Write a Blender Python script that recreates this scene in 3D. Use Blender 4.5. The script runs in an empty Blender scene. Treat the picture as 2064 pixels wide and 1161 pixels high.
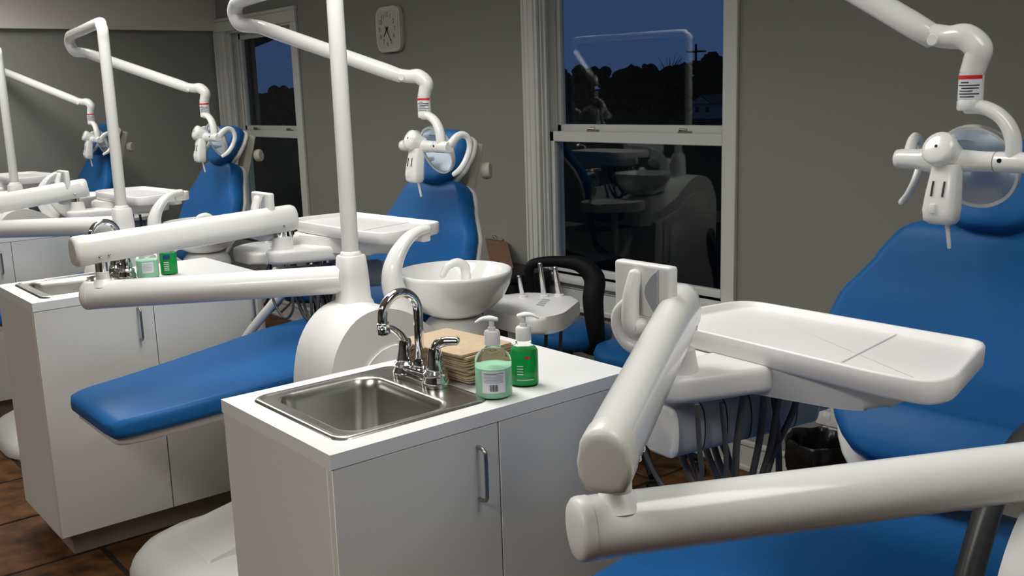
import bpy, bmesh, math, random
from mathutils import Vector, Matrix
random.seed(7)
S = bpy.context.scene
COL = S.collection

# ------------------------------------------------------------------ camera
F_PX, PITCH, ROLL, YAW, EYE = 2019.7, 0.195147, 0.0313807, 0.885911, 1.532
fw = Vector((math.cos(YAW)*math.cos(PITCH), math.sin(YAW)*math.cos(PITCH), -math.sin(PITCH)))
r0 = Vector((math.sin(YAW), -math.cos(YAW), 0)); d0 = fw.cross(r0)
cr, sr = math.cos(ROLL), math.sin(ROLL)
rgt = cr*r0 + sr*d0; dwn = -sr*r0 + cr*d0
cam_d = bpy.data.cameras.new('camera'); cam = bpy.data.objects.new('camera', cam_d); COL.objects.link(cam)
cam_d.sensor_width = 36; cam_d.sensor_fit = 'HORIZONTAL'; cam_d.lens = F_PX/2064*36
cam_d.clip_start = 0.02; cam_d.clip_end = 2000
m = Matrix.Identity(4)
for i in range(3):
    m[i][0] = rgt[i]; m[i][1] = -dwn[i]; m[i][2] = -fw[i]
m[0][3], m[1][3], m[2][3] = 0, 0, EYE
cam.matrix_world = m
S.camera = cam

# ------------------------------------------------------------------ world, exposure, large lights
w = bpy.data.worlds.new('dusk'); S.world = w; w.use_nodes = True
w.node_tree.nodes['Background'].inputs[0].default_value = (0.031, 0.060, 0.152, 1)
w.node_tree.nodes['Background'].inputs[1].default_value = 1.0
vs = S.view_settings
vs.view_transform = 'Standard'; vs.look = 'None'; vs.gamma = 1; vs.use_curve_mapping = False
vs.exposure = 0.0
CEIL = 2.40
# ceiling troffers: (x, y, size_x, size_y, watts)
TROFFERS = [(1.25, 0.10, 0.55, 1.15, 2.8), (1.20, 2.18, 0.55, 1.15, 12.5), (1.25, 4.10, 0.55, 1.15, 12), (1.25, 6.10, 0.55, 1.15, 12),
            (-0.9, 1.05, 0.55, 1.15, 18.5), (-1.5, 4.2, 0.55, 1.15, 15)]
SPREAD = math.radians(150)
LIGHT_COL = (1.0, 0.99, 0.96)

# ------------------------------------------------------------------ materials
MATS = {}
def mat(name, col, rough=0.5, metal=0.0, coat=0.0, spec=0.5, trans=0.0, ior=1.5, emit=None, estr=0.0, build=None):
    if name in MATS: return MATS[name]
    M = bpy.data.materials.new(name); M.use_nodes = True
    b = M.node_tree.nodes['Principled BSDF']
    b.inputs['Base Color'].default_value = (*col, 1); b.inputs['Roughness'].default_value = rough
    b.inputs['Metallic'].default_value = metal; b.inputs['Coat Weight'].default_value = coat
    b.inputs['Specular IOR Level'].default_value = spec
    b.inputs['Transmission Weight'].default_value = trans; b.inputs['IOR'].default_value = ior
    if emit: b.inputs['Emission Color'].default_value = (*emit, 1); b.inputs['Emission Strength'].default_value = estr
    if build: build(M, M.node_tree, b)
    MATS[name] = M; return M
def noise_col(scale, c1, c2, detail=4, bump=0.0, stretch=None, rand=False):
    def f(M, nt, b):
        tc = nt.nodes.new('ShaderNodeTexCoord'); n = nt.nodes.new('ShaderNodeTexNoise'); r = nt.nodes.new('ShaderNodeValToRGB')
        n.inputs['Scale'].default_value = scale; n.inputs['Detail'].default_value = detail
        vec = tc.outputs['Object']
        if stretch:
            mp = nt.nodes.new('ShaderNodeMapping'); mp.inputs['Scale'].default_value = stretch
            nt.links.new(vec, mp.inputs[0]); vec = mp.outputs[0]
        if rand:
            oi = nt.nodes.new('ShaderNodeObjectInfo'); va = nt.nodes.new('ShaderNodeVectorMath'); va.operation = 'ADD'
            ml = nt.nodes.new('ShaderNodeMath'); ml.operation = 'MULTIPLY'; ml.inputs[1].default_value = 40
            nt.links.new(oi.outputs['Random'], ml.inputs[0]); nt.links.new(vec, va.inputs[0]); nt.links.new(ml.outputs[0], va.inputs[1]); vec = va.outputs[0]
        nt.links.new(vec, n.inputs['Vector']); nt.links.new(n.outputs['Fac'], r.inputs[0])
        r.color_ramp.elements[0].position = .3; r.color_ramp.elements[0].color = (*c1, 1)
        r.color_ramp.elements[1].position = .7; r.color_ramp.elements[1].color = (*c2, 1)
        nt.links.new(r.outputs[0], b.inputs['Base Color'])
        if bump:
            bp = nt.nodes.new('ShaderNodeBump'); bp.inputs['Strength'].default_value = bump; bp.inputs['Distance'].default_value = .01
            nt.links.new(n.outputs['Fac'], bp.inputs['Height']); nt.links.new(bp.outputs[0], b.inputs['Normal'])
    return f
WHITE = mat('white enamel', (.80, .80, .77), .22, coat=.3)
PLAST = mat('white plastic', (.80, .79, .765), .35)
TRAYM = mat('tray plastic', (.84, .82, .81), .4)
GREYPL = mat('grey plastic', (.36, .38, .41), .4)
DIVM = mat('tray seam', (.58, .55, .55), .5)
CAPM = mat('cream cap', (.78, .77, .69), .3)
HOSE = mat('dark grey hose', (.07, .07, .072), .5)
IVORY = mat('ivory plastic', (.58, .57, .46), .4)
CERAM = mat('white ceramic', (.82, .82, .79), .12, coat=.5)
BLUE = mat('blue vinyl', (.014, .108, .305), .40, spec=.09, build=noise_col(60, (.013, .104, .295), (.015, .112, .315)))
SHELL = mat('chair shell', (.60, .59, .55), .4)
CHROME = mat('chrome', (.78, .78, .78), .07, metal=1)
STEEL = mat('brushed steel', (.50, .49, .46), .27, metal=1, build=noise_col(30, (.46, .45, .42), (.54, .53, .50), stretch=(1, 30, 30)))
NICKEL = mat('satin nickel', (.40, .39, .37), .3, metal=1)
LAMI = mat('white laminate', (.72, .71, .66), .38, build=noise_col(300, (.705, .695, .645), (.735, .725, .675)))
COUNTER = mat('counter laminate', (.80, .80, .785), .32, build=noise_col(400, (.78, .78, .765), (.82, .82, .805)))
KICK = mat('brown plinth', (.28, .215, .18), .5)
WALL = mat('grey wall paint', (.255, .252, .222), .75, build=noise_col(180, (.249, .246, .216), (.261, .258, .228), bump=.05))
SOFFIT = mat('soffit paint', (.66, .61, .56), .75)
TRIM = mat('window trim paint', (.62, .62, .575), .45)
CEILM = mat('ceiling', (.80, .79, .76), .9)
GROUT = mat('grout', (.040, .030, .023), .9, spec=.1)
TILE = mat('slate tile', (.1, .06, .03), .6, spec=.22, build=noise_col(13, (.040, .020, .008), (.185, .080, .026), detail=9, bump=.35, rand=True))
BLACK = mat('black plastic', (.006, .006, .0065), .55, spec=.25)
BAG = mat('black bag', (.006, .006, .006), .25)
BROWN = mat('hardboard', (.16, .085, .05), .5)
PAPER = mat('kraft paper', (.50, .38, .25), .8, build=noise_col(60, (.47, .355, .23), (.53, .405, .27)))
RED = mat('red print', (.62, .02, .025), .5)
INK = mat('black ink', (.02, .02, .02), .6)
LABELW = mat('label paper', (.74, .75, .78), .5)
LABELB = mat('blue label', (.01, .05, .16), .5)
DARK = mat('dark gap', (.02, .02, .018), .7)
CLOCKW = mat('clock plastic', (.62, .60, .52), .4)
CLOCKF = mat('clock face', (.50, .48, .41), .5)
LENS = mat('reflector glass', (.62, .72, .84), .12, metal=.75)
DIFF = mat('lit diffuser', (.9, .9, .9), .5, emit=LIGHT_COL, estr=5.0)
DTUBE = mat('dark tube', (.10, .10, .095), .35, metal=.4)
CLEAR = mat('clear plastic', (.97, 1, .98), .05, trans=1.0, ior=1.15)
SOAPM = mat('pale green soap', (.46, .84, .58), .25, trans=.12, ior=1.33, emit=None)
GELM = mat('green gel', (.015, .50, .10), .12, trans=.35, ior=1.33)
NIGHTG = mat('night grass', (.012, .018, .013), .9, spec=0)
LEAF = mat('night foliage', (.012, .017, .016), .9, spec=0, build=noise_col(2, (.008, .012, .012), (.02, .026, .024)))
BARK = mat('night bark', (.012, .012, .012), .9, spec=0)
HOUSEM = mat('house siding', (.24, .25, .26), .8)
ROOFM = mat('house roof', (.03, .03, .033), .9)
BRICKM = mat('dark brick', (.05, .032, .026), .9)
def glass_build(M, nt, b):
    out = nt.nodes['Material Output']; lw = nt.nodes.new('ShaderNodeLayerWeight'); pw = nt.nodes.new('ShaderNodeMath'); pw.operation = 'POWER'; pw.inputs[1].default_value = 5; fr = nt.nodes.new('ShaderNodeMath'); fr.operation = 'MULTIPLY_ADD'; fr.inputs[1].default_value = .94; fr.inputs[2].default_value = .04
    nt.links.new(lw.outputs['Facing'], pw.inputs[0]); nt.links.new(pw.outputs[0], fr.inputs[0])
    tr = nt.nodes.new('ShaderNodeBsdfTransparent'); gl = nt.nodes.new('ShaderNodeBsdfGlossy'); mx = nt.nodes.new('ShaderNodeMixShader')
    tr.inputs[0].default_value = (.9, .93, .92, 1); gl.inputs['Roughness'].default_value = .01; gl.inputs[0].default_value = (.85, .9, .88, 1)
    nt.links.new(fr.outputs[0], mx.inputs[0]); nt.links.new(tr.outputs[0], mx.inputs[1]); nt.links.new(gl.outputs[0], mx.inputs[2])
    nt.links.new(mx.outputs[0], out.inputs[0])
GLASS = mat('window glass', (1, 1, 1), build=glass_build)

# ------------------------------------------------------------------ helpers
def smooth_mesh(me, ang=38):
    for p in me.polygons: p.use_smooth = True
    try: me.set_sharp_from_angle(angle=math.radians(ang))
    except Exception: pass
def origin(o):
    v = Vector((0, 0, 0))
    while o is not None:
        v += o.location; o = o.parent
    return v
def obj(name, bm, material, parent=None, ang=38, flat=False):
    """bmesh in world coordinates -> one mesh object (child of parent)"""
    bmesh.ops.recalc_face_normals(bm, faces=bm.faces[:])
    off = origin(parent)
    if parent is not None: bmesh.ops.translate(bm, verts=bm.verts[:], vec=-off)
    me = bpy.data.meshes.new(name); bm.to_mesh(me); bm.free()
    if not flat: smooth_mesh(me, ang)
    me.materials.append(material)
    o = bpy.data.objects.new(name, me); COL.objects.link(o)
    if parent is not None: o.parent = parent
    return o
def thing(name, label, cat, loc, group=None):
    o = bpy.data.objects.new(name, None); COL.objects.link(o); o.location = loc
    o.empty_display_size = .1
    return tag(o, label, cat, group)
def tag(o, label, cat, group=None):
    o['label'] = label; o['category'] = cat
    if group: o['group'] = group
    return o
def struct(o): o['kind'] = 'structure'; return o
def link_copy(src, name, parent, loc):
    o = bpy.data.objects.new(name, src.data); COL.objects.link(o); o.parent = parent; o.location = loc; return o
def box(bm, a, b, bev=0.0, seg=2):
    x0, y0, z0 = a; x1, y1, z1 = b
    r = bmesh.ops.create_cube(bm, size=1.0)
    vs_ = r['verts']
    for v in vs_:
        v.co = Vector((x0+(v.co.x+.5)*(x1-x0), y0+(v.co.y+.5)*(y1-y0), z0+(v.co.z+.5)*(z1-z0)))
    if bev > 0:
        es = list({e for v in vs_ for e in v.link_edges})
        bmesh.ops.bevel(bm, geom=es, offset=bev, segments=seg, profile=.5, affect='EDGES')
    return bm
def B(): return bmesh.new()
def bx(a, b, bev=0.0, seg=2): return box(B(), a, b, bev, seg)
def rings(bm, rs, cap0=True, cap1=True, closed=True):
    vr = [[bm.verts.new(p) for p in r] for r in rs]
    n = len(rs[0])
    for a, b in zip(vr[:-1], vr[1:]):
        for i in range(n if closed else n-1):
            j = (i+1) % n
            bm.faces.new((a[i], a[j], b[j], b[i]))
    if cap0: bm.faces.new(list(reversed(vr[0])))
    if cap1: bm.faces.new(vr[-1])
    return bm
def catmull(pts, sub=6):
    P = [Vector(p) for p in pts]; out = []
    if len(P) < 3: return P
    for i in range(len(P)-1):
        p0 = P[i-1] if i > 0 else 2*P[0]-P[1]; p1, p2 = P[i], P[i+1]
        p3 = P[i+2] if i+2 < len(P) else 2*P[-1]-P[-2]
        for k in range(sub):
            t = k/sub
            out.append(.5*((2*p1)+(-p0+p2)*t+(2*p0-5*p1+4*p2-p3)*t*t+(-p0+3*p1-3*p2+p3)*t**3))
    out.append(P[-1]); return out
def interp(vals, n_out, sub):
    out = []
    for i in range(len(vals)-1):
        for k in range(sub): out.append(vals[i]+(vals[i+1]-vals[i])*k/sub)
    out.append(vals[-1]); return out
def tube(bm, pts, rad, n=14, sub=6, smooth=True, asp=None, up=None, dome=0):
    """swept tube; rad number or list; asp=(a,b) flattening along the (up) frame; dome>0 rounds the ends"""
    k = len(pts); R = rad if isinstance(rad, (list, tuple)) else [rad]*k
    if smooth and k > 2: P = catmull(pts, sub); R = interp(R, len(P), sub)
    else: P = [Vector(p) for p in pts]
    a, b = asp or (1, 1)
    T = []
    for i in range(len(P)):
        t = (P[min(i+1, len(P)-1)]-P[max(i-1, 0)]); T.append(t.normalized())
    u = Vector(up) if up else (Vector((0, 0, 1)) if abs(T[0].z) < .9 else Vector((1, 0, 0)))
    if dome:
        def ext(P, T, R, end):
            p, t, r = (P[-1], T[-1], R[-1]) if end else (P[0], -T[0], R[0])
            add = [(p+t*(r*dome*math.sin(q)), r*math.cos(q)) for q in (.45, .85, 1.2, 1.45)]
            return add
        e1 = ext(P, T, R, True); e0 = ext(P, T, R, False)
        P = [q[0] for q in reversed(e0)]+P+[q[0] for q in e1]; R = [q[1] for q in reversed(e0)]+list(R)+[q[1] for q in e1]
        T = [T[0]]*4+T+[T[-1]]*4
    rs = []
    for p, t, r in zip(P, T, R):
        u = (u-t*u.dot(t)).normalized(); v = t.cross(u)
        rs.append([p+(u*math.cos(2*math.pi*i/n)*a+v*math.sin(2*math.pi*i/n)*b)*r for i in range(n)])
    return rings(bm, rs)
def sweep(bm, P, prof, up=(0, 0, 1), scales=None):
    """sweep a 2D profile [(side, up)] along straight/curved points P"""
    P = [Vector(p) for p in P]; rs = []
    for i, p in enumerate(P):
        t = (P[min(i+1, len(P)-1)]-P[max(i-1, 0)]).normalized(); u = Vector(up); u = (u-t*u.dot(t)).normalized(); v = t.cross(u)
        s = scales[i] if scales else 1
        rs.append([p+(v*a+u*b)*s for a, b in prof])
    return rings(bm, rs)
def lathe(bm, prof, c, n=28, axis=(0, 0, 1)):
    """profile [(r, h)] around axis through c"""
    ax = Vector(axis).normalized(); u = ax.orthogonal().normalized(); v = ax.cross(u); c = Vector(c); rs = []
    for r, h in prof:
        r = max(r, .0003)
        rs.append([c+ax*h+(u*math.cos(2*math.pi*i/n)+v*math.sin(2*math.pi*i/n))*r for i in range(n)])
    return rings(bm, rs)
def rrect(x0, y0, x1, y1, r, k=5):
    out = []
    for cx, cy, a0 in ((x1-r, y1-r, 0), (x0+r, y1-r, 90), (x0+r, y0+r, 180), (x1-r, y0+r, 270)):
        for i in range(k+1):
            a = math.radians(a0+90*i/k); out.append((cx+r*math.cos(a), cy+r*math.sin(a)))
    return out
def roundpoly(pts, r, k=5):
    """round the corners of a 2D polygon; r number or list"""
    n = len(pts); out = []; rr = r if isinstance(r, (list, tuple)) else [r]*n
    for i in range(n):
        p0, p1, p2 = Vector(pts[i-1]), Vector(pts[i]), Vector(pts[(i+1) % n])
        a = (p0-p1); b = (p2-p1); d = min(rr[i], a.length*.49, b.length*.49)
        q0 = p1+a.normalized()*d; q2 = p1+b.normalized()*d
        for j in range(k+1):
            t = j/k; out.append(tuple((1-t)**2*q0+2*t*(1-t)*p1+t*t*q2))
    return out
def prism(bm, poly, fn0, fn1, bev=0.0, seg=3):
    """extrude polygon: fn0/fn1 map (u,v) -> 3D"""
    a = [bm.verts.new(fn0(*p)) for p in poly]; b = [bm.verts.new(fn1(*p)) for p in poly]; n = len(poly)
    bm.faces.new(list(reversed(a))); bm.faces.new(b)
    for i in range(n):
        j = (i+1) % n; bm.faces.new((a[i], a[j], b[j], b[i]))
    if bev:
        es = [e for e in bm.edges if (e.verts[0] in a) == (e.verts[1] in a) and ((e.verts[0] in a and e.verts[1] in a) or (e.verts[0] in b and e.verts[1] in b))]
        bmesh.ops.bevel(bm, geom=es, offset=bev, segments=seg, profile=.5, affect='EDGES')
    return bm
def zprism(poly, z0, z1, bev=0.0, seg=3):
    return prism(B(), poly, lambda u, v: (u, v, z0), lambda u, v: (u, v, z1), bev, seg)
def cyl(a, b, r, n=18, r2=None):
    a = Vector(a); b = Vector(b); return lathe(B(), [(r, 0), (r if r2 is None else r2, (b-a).length)], a, n, b-a)
def superell(n, a, b, p=2.6):
    out = []
    for i in range(n):
        t = 2*math.pi*i/n; c, s = math.cos(t), math.sin(t)
        out.append((a*math.copysign(abs(c)**(2/p), c), b*math.copysign(abs(s)**(2/p), s)))
    return out

# ------------------------------------------------------------------ the room
XW, YW, YS = 3.138, 7.19, 7.13         # window wall, end wall, soffit face
X0, Y0 = -3.4, -2.6
def slab(name, a, b, m_): return struct(obj(name, bx(a, b), m_, flat=True))
floor = slab('floor', (X0, Y0, -.15), (XW+.02, YW+.02, -.006), GROUT)
TS, GX, GY = .46, .943, 3.02
tproto = None
for i in range(-4, 5):
    for j in range(-8, 10):
        x, y = GX+i*TS, GY+j*TS
        x1, y1 = min(x+TS, XW-.002), min(y+TS, YW-.002)
        if x1-x < .05 or y1-y < .05: continue
        if abs(x1-x-TS) < 1e-6 and abs(y1-y-TS) < 1e-6:
            if tproto is None:
                o = obj('tile', bx((.009, .009, -.008), (TS-.009, TS-.009, 0), .003, 1), TILE, flat=True); o.parent = floor; o.location = (x, y, 0); tproto = o
            else: link_copy(tproto, 'tile', floor, (x, y, 0))
        else:
            o = obj('tile', bx((.011, .011, -.008), (x1-x-.004, y1-y-.004, 0), .003, 1), TILE, flat=True); o.parent = floor; o.location = (x, y, 0)
slab('ceiling', (X0, Y0, CEIL), (XW+.3, YW+.3, CEIL+.1), CEILM)
slab('wall_back', (X0-.1, Y0, 0), (X0, YW+.2, CEIL), WALL)
slab('wall_near', (X0-.1, Y0-.1, 0), (XW+.2, Y0, CEIL), WALL)
slab('wall_left', (X0, YW, 0), (XW+.2, YW+.2, CEIL), WALL)
slab('trim_1', (X0, YS, 2.018), (XW, YW, CEIL), SOFFIT)      # soffit above the end wall
# window wall with openings
W1 = (2.505, 3.585, .672, 2.10); W2 = (5.985, 6.985, .69, 2.0)
bm = B(); T = .125
def wbox(y0, y1, z0, z1): box(bm, (XW, y0, z0), (XW+T, y1, z1))
wbox(Y0, W1[0], 0, CEIL); wbox(W1[1], W2[0], 0, CEIL); wbox(W2[1], YW+.2, 0, CEIL)
for W in (W1, W2): wbox(W[0], W[1], 0, W[2]); wbox(W[0], W[1], W[3], CEIL)
struct(obj('wall_window', bm, WALL, flat=True))
bm = B(); box(bm, (XW-.014, Y0, 0), (XW, YW, .105)); box(bm, (XW-.02, Y0, .105), (XW, YW, .125), .004); box(bm, (XW-.024, Y0, 0), (XW, YW, .02), .004)
struct(obj('baseboard_window', bm, TRIM))
bm = B(); box(bm, (X0, YW-.014, 0), (XW-.025, YW, .105)); box(bm, (X0, YW-.02, .105), (XW-.025, YW, .125), .004)
struct(obj('baseboard_left', bm, TRIM))

def window(n, W, zr, cas, casL):
    y0, y1, z0, z1 = W
    win = struct(bpy.data.objects.new('window_%d' % n, None)); COL.objects.link(win); win.location = (XW, (y0+y1)/2, z0)
    # casing
    bm = B(); cx = XW-.018
    for a, b in ((y0-cas, y0), (y1, y1+casL)):
        box(bm, (cx, a, z0-.02), (XW, b, z1+.001), .003, 1)
    box(bm, (cx-.004, y1+casL-.02, z0-.02), (XW, y1+casL, z1), .004, 1)
    box(bm, (cx-.006, y1+.018, z0-.02), (XW, y1+.034, z1), .004, 1); box(bm, (cx-.003, y1+casL*.55, z0-.02), (XW, y1+casL*.55+.012, z1), .003, 1)
    box(bm, (cx-.002, y0-cas, z1), (XW, y1+casL, z1+.075), .003, 1); box(bm, (cx-.010, y0-cas-.01, z1+.072), (XW, y1+casL, z1+.095), .004, 1)
    obj('casing', bm, TRIM, win)
    bm = B(); box(bm, (XW-.05, y0-cas-.015, z0-.03), (XW+T, y1+min(casL, .08), z0), .006); obj('window_sill', bm, TRIM, win)
    bm = B(); box(bm, (XW-.016, y0-cas, z0-.16), (XW, y1+min(casL, .08), z0-.031), .003, 1); box(bm, (XW-.024, y0-cas, z0-.165), (XW, y1+min(casL, .08), z0-.14), .004, 1)
    box(bm, (XW-.022, y0-cas, z0-.06), (XW, y1+min(casL, .08), z0-.035), .004, 1)
    obj('apron', bm, TRIM, win)
    # jambs and stops
    bm = B()
    box(bm, (XW-.001, y0, z0), (XW+T, y0+.012, z1)); box(bm, (XW-.001, y1-.012, z0), (XW+T, y1, z1)); box(bm, (XW-.001, y0, z1-.012), (XW+T, y1, z1))
    for (ya, yb) in ((y0+.01, y0+.026), (y1-.026, y1-.01)):
        box(bm, (XW+.012, ya, z0), (XW+.03, yb, z1), .002, 1); box(bm, (XW+.072, ya, z0), (XW+.082, yb, z1), .002, 1)
    obj('jamb', bm, TRIM, win)
    st = .034
    for nm, xa, xb, za, zb, rt, rb in (('upper_sash', XW+.084, XW+.116, zr, z1-.012, .045, .048), ('lower_sash', XW+.034, XW+.066, z0, zr+.018, .048, .034)):
        bm = B(); a, b = y0+.012, y1-.012
        box(bm, (xa, a, za), (xb, a+st, zb), .003, 1); box(bm, (xa, b-st, za), (xb, b, zb), .003, 1)
        box(bm, (xa, a, zb-rt), (xb, b, zb), .003, 1); box(bm, (xa, a, za), (xb, b, za+rb), .003, 1)
        s = obj(nm, bm, TRIM, win)
        xm = (xa+xb)/2
        obj('pane', bx((xm-.002, a+st-.004, za+rb-.004), (xm+.002, b-st+.004, zb-rt+.004)), GLASS, s, flat=True)
        if nm == 'lower_sash':
            for q in (.27, .77):
                yl = y1-(y1-y0)*q
                bm = B(); box(bm, (xa+.004, yl-.03, zb), (xb, yl+.03, zb+.008), .002, 1); tube(bm, [(xm, yl-.012, zb+.012), (xm-.01, yl+.02, zb+.014)], .006, 8)
                obj('sash_lock', bm, NICKEL, s)
window(1, W1, 1.318, .065, .108)
window(2, W2, 1.290, .083, .18)

# outlet on the window wall
t = thing('wall_outlet', 'white wall outlet plate low on the window wall behind the black waste bin', 'outlet', (XW, 2.0, .28))
obj('cover_plate', bx((XW-.03, 1.955, .282), (XW-.0005, 2.048, .39), .005), PLAST, t)
for z in (.317, .355): obj('socket', bx((XW-.0325, 1.985, z-.013), (XW-.029, 2.018, z+.013), .003), LABELW, t)

# ceiling lights
for k, (x, y, sx, sy, wt) in enumerate(TROFFERS):
    t = thing('ceiling_light', 'rectangular lit panel light recessed in the ceiling', 'ceiling light', (x, y, CEIL), 'ceiling panel lights')
    bm = B()
    for a, b in (((x-sx/2-.03, y-sy/2-.03), (x+sx/2+.03, y-sy/2)), ((x-sx/2-.03, y+sy/2), (x+sx/2+.03, y+sy/2+.03)), ((x-sx/2-.03, y-sy/2), (x-sx/2, y+sy/2)), ((x+sx/2, y-sy/2), (x+sx/2+.03, y+sy/2))):
        box(bm, (*a, CEIL-.02), (*b, CEIL-.001))
    obj('frame', bm, PLAST, t, flat=True)
    obj('diffuser', bx((x-sx/2, y-sy/2, CEIL-.012), (x+sx/2, y+sy/2, CEIL-.002)), DIFF, t, flat=True)
    L = bpy.data.lights.new('panel light', 'AREA'); L.shape = 'RECTANGLE'; L.size = sx; L.size_y = sy; L.energy = wt; L.spread = SPREAD; L.color = LIGHT_COL
    lo = bpy.data.objects.new('panel_light', L); COL.objects.link(lo); lo.parent = t; lo.location = (0, 0, -.02)

# ------------------------------------------------------------------ sink cabinets
DY = 1.893
CX0, CX1, CD, CH = .805, 1.566, .462, .91
def faucet(c, label):
    x, y, z = c
    t = thing('faucet', label, 'faucet', c)
    bm = zprism(roundpoly([(x-.026, y-.085), (x+.026, y-.085), (x+.026, y+.085), (x-.026, y+.085)], .025), z, z+.012, .003)
    prism(bm, roundpoly([(x-.02, y-.075), (x+.02, y-.075), (x+.02, y+.075), (x-.02, y+.075)], .018), lambda u, v: (u, v, z+.010), lambda u, v: (u, v, z+.030), .006)
    for s in (-1, 1): lathe(bm, [(.030, 0), (.031, .012), (.026, .022), (.027, .03), (.02, .036)], (x, y+s*.056, z), 22)
    obj('base_plate', bm, CHROME, t)
    bm = B(); lathe(bm, [(.017, .03), (.017, .042), (.014, .05)], (x, y, z), 20)
    dx, dy = -.93, -.10
    H_ = .155; R_ = .052
    pts = [(x, y, z+.04), (x, y, z+.10), (x, y, z+H_)]
    for a in (25, 50, 75, 90, 105, 130, 155, 178, 192):
        q = math.radians(a); d = R_*(1-math.cos(q)); pts.append((x+dx*d, y+dy*d, z+H_+R_*math.sin(q)*.93))
    tube(bm, pts, .0105, 16, 4)
    obj('spout', bm, CHROME, t)
    e = Vector(pts[-1]); d = (Vector(pts[-1])-Vector(pts[-2])).normalized()
    obj('aerator', lathe(B(), [(.0105, -.004), (.0135, -.002), (.0135, .006), (.0125, .008), (.0138, .010), (.0135, .022), (.011, .024)], e, 20, d), CHROME, t)
    for s in (-1, 1):
        yy = y+s*.056
        bm = lathe(B(), [(.021, .034), (.021, .04), (.0165, .06), (.0145, .078), (.012, .084)], (x, yy, z), 20)
        if s > 0: pp = [(x, yy, z+.07), (x-.01, yy+.004, z+.095), (x-.03, yy+.012, z+.112), (x-.052, yy+.020, z+.112)]
        else: pp = [(x, yy, z+.07), (x+.002, yy-.006, z+.090), (x+.012, yy-.024, z+.099), (x+.028, yy-.045, z+.101)]
        tube(bm, pp, [.012, .010, .0085, .0075], 12, 6, asp=(.75, 1.25), dome=.8)
        obj('handle', bm, CHROME, t)
    return t
def cabinet(k, lab_cab, lab_faucet, lab_sink):
    y = 1.507+k*DY; x0, x1 = CX0-(.008 if k else 0), CX1
    t = thing('sink_cabinet', lab_cab, 'cabinet', ((x0+x1)/2, y+CD/2, 0), 'white sink cabinets')
    # carcass: side, back, bottom (open under the basin)
    bm = B()
    box(bm, (x0+.018, y+CD-.016, .10), (x1-.018, y+CD-.004, CH-.027)); box(bm, (x0+.018, y+.022, .10), (x1-.018, y+CD-.016, .118))
    obj('carcass', bm, LAMI, t, flat=True)
    for xa, xb in ((x0+.002, x0+.019), (x1-.019, x1-.002)):
        obj('side_panel', bx((xa, y+.020, .10), (xb, y+CD-.002, CH-.027), .0015, 1), LAMI, t)
    obj('plinth', bx((x0+.056, y+.085, 0), (x1-.056, y+CD-.03, .10)), KICK, t, flat=True)
    xm = (x0+x1)/2
    for (xa, xb, hx) in ((x0+.002, xm-.0015, xm-.055), (xm+.0015, x1-.002, x1-.028)):
        d = obj('door', bx((xa, y+.001, .102), (xb, y+.018, CH-.030), .0012, 1), LAMI, t)
        obj('door_handle', tube(B(), [(hx, y+.001, .842), (hx, y-.012, .842), (hx, y-.023, .836), (hx, y-.025, .82), (hx, y-.025, .755), (hx, y-.023, .739), (hx, y-.012, .733), (hx, y+.001, .733)], .0042, 10, 4), NICKEL, d)
    # countertop with a rectangular cut-out for the basin
    sx0, sx1, sy0, sy1 = x0+.043, x0+.402, y+.047, y+.415       # sink rim
    hx0, hx1, hy0, hy1 = sx0+.025, sx1-.06, sy0+.02, sy1-.025
    bm = B(); z0, z1 = CH-.028, CH
    def ringbox(bm, o, h, z0, z1):
        ox0, oy0, ox1, oy1 = o; h0, g0, h1, g1 = h
        vs_ = {}
        for z in (z0, z1):
            for nme, pts in (('o', ((ox0, oy0), (ox1, oy0), (ox1, oy1), (ox0, oy1))), ('h', ((h0, g0), (h1, g0), (h1, g1), (h0, g1)))):
                vs_[nme, z] = [bm.verts.new((px, py, z)) for px, py in pts]
        for i in range(4):
            j = (i+1) % 4
            bm.faces.new((vs_['o', z1][i], vs_['o', z1][j], vs_['h', z1][j], vs_['h', z1][i]))
            bm.faces.new((vs_['o', z0][i], vs_['o', z0][j], vs_['h', z0][j], vs_['h', z0][i]))
            bm.faces.new((vs_['o', z0][i], vs_['o', z0][j], vs_['o', z1][j], vs_['o', z1][i]))
            bm.faces.new((vs_['h', z0][i], vs_['h', z0][j], vs_['h', z1][j], vs_['h', z1][i]))
    ringbox(bm, (x0, y, x1, y+CD), (hx0, hy0, hx1, hy1), z0, z1)
    obj('countertop', bm, COUNTER, t, flat=True)
    # basin
    s = thing('sink_basin', lab_sink, 'sink', ((sx0+sx1)/2, (sy0+sy1)/2, CH))
    bx0, bx1, by0, by1 = sx0+.038, sx1-.082, sy0+.026, sy1-.034
    secs = []
    for (o, z, rad) in ((0.000, CH+.0005, .03), (.002, CH+.004, .03), (.007, CH+.0065, .028), (.012, CH+.004, .026), (.017, CH+.0035, .024)):
        secs.append([(px, py, z) for px, py in rrect(sx0+o, sy0+o, sx1-o, sy1-o, rad, 6)])
    for (o, z, rad) in ((-.007, CH+.0035, .05), (-.003, CH+.0030, .048), (.001, CH-.002, .045), (.006, CH-.02, .045), (.013, CH-.13, .045), (.022, CH-.147, .045), (.045, CH-.152, .04)):
        secs.append([(px, py, z) for px, py in rrect(bx0+o, by0+o, bx1-o, by1-o, rad, 6)])
    bm = B(); rings(bm, secs, cap0=False, cap1=True)
    obj('bowl', bm, STEEL, s, 60)
    obj('drain', lathe(B(), [(.03, 0), (.03, .002), (.024, .003), (.02, .0005)], ((bx0+bx1)/2, (by0+by1)/2, CH-.1515), 22), CHROME, s)
    faucet((x0+.375, y+.262, CH+.004), lab_faucet)
    return t
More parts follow.
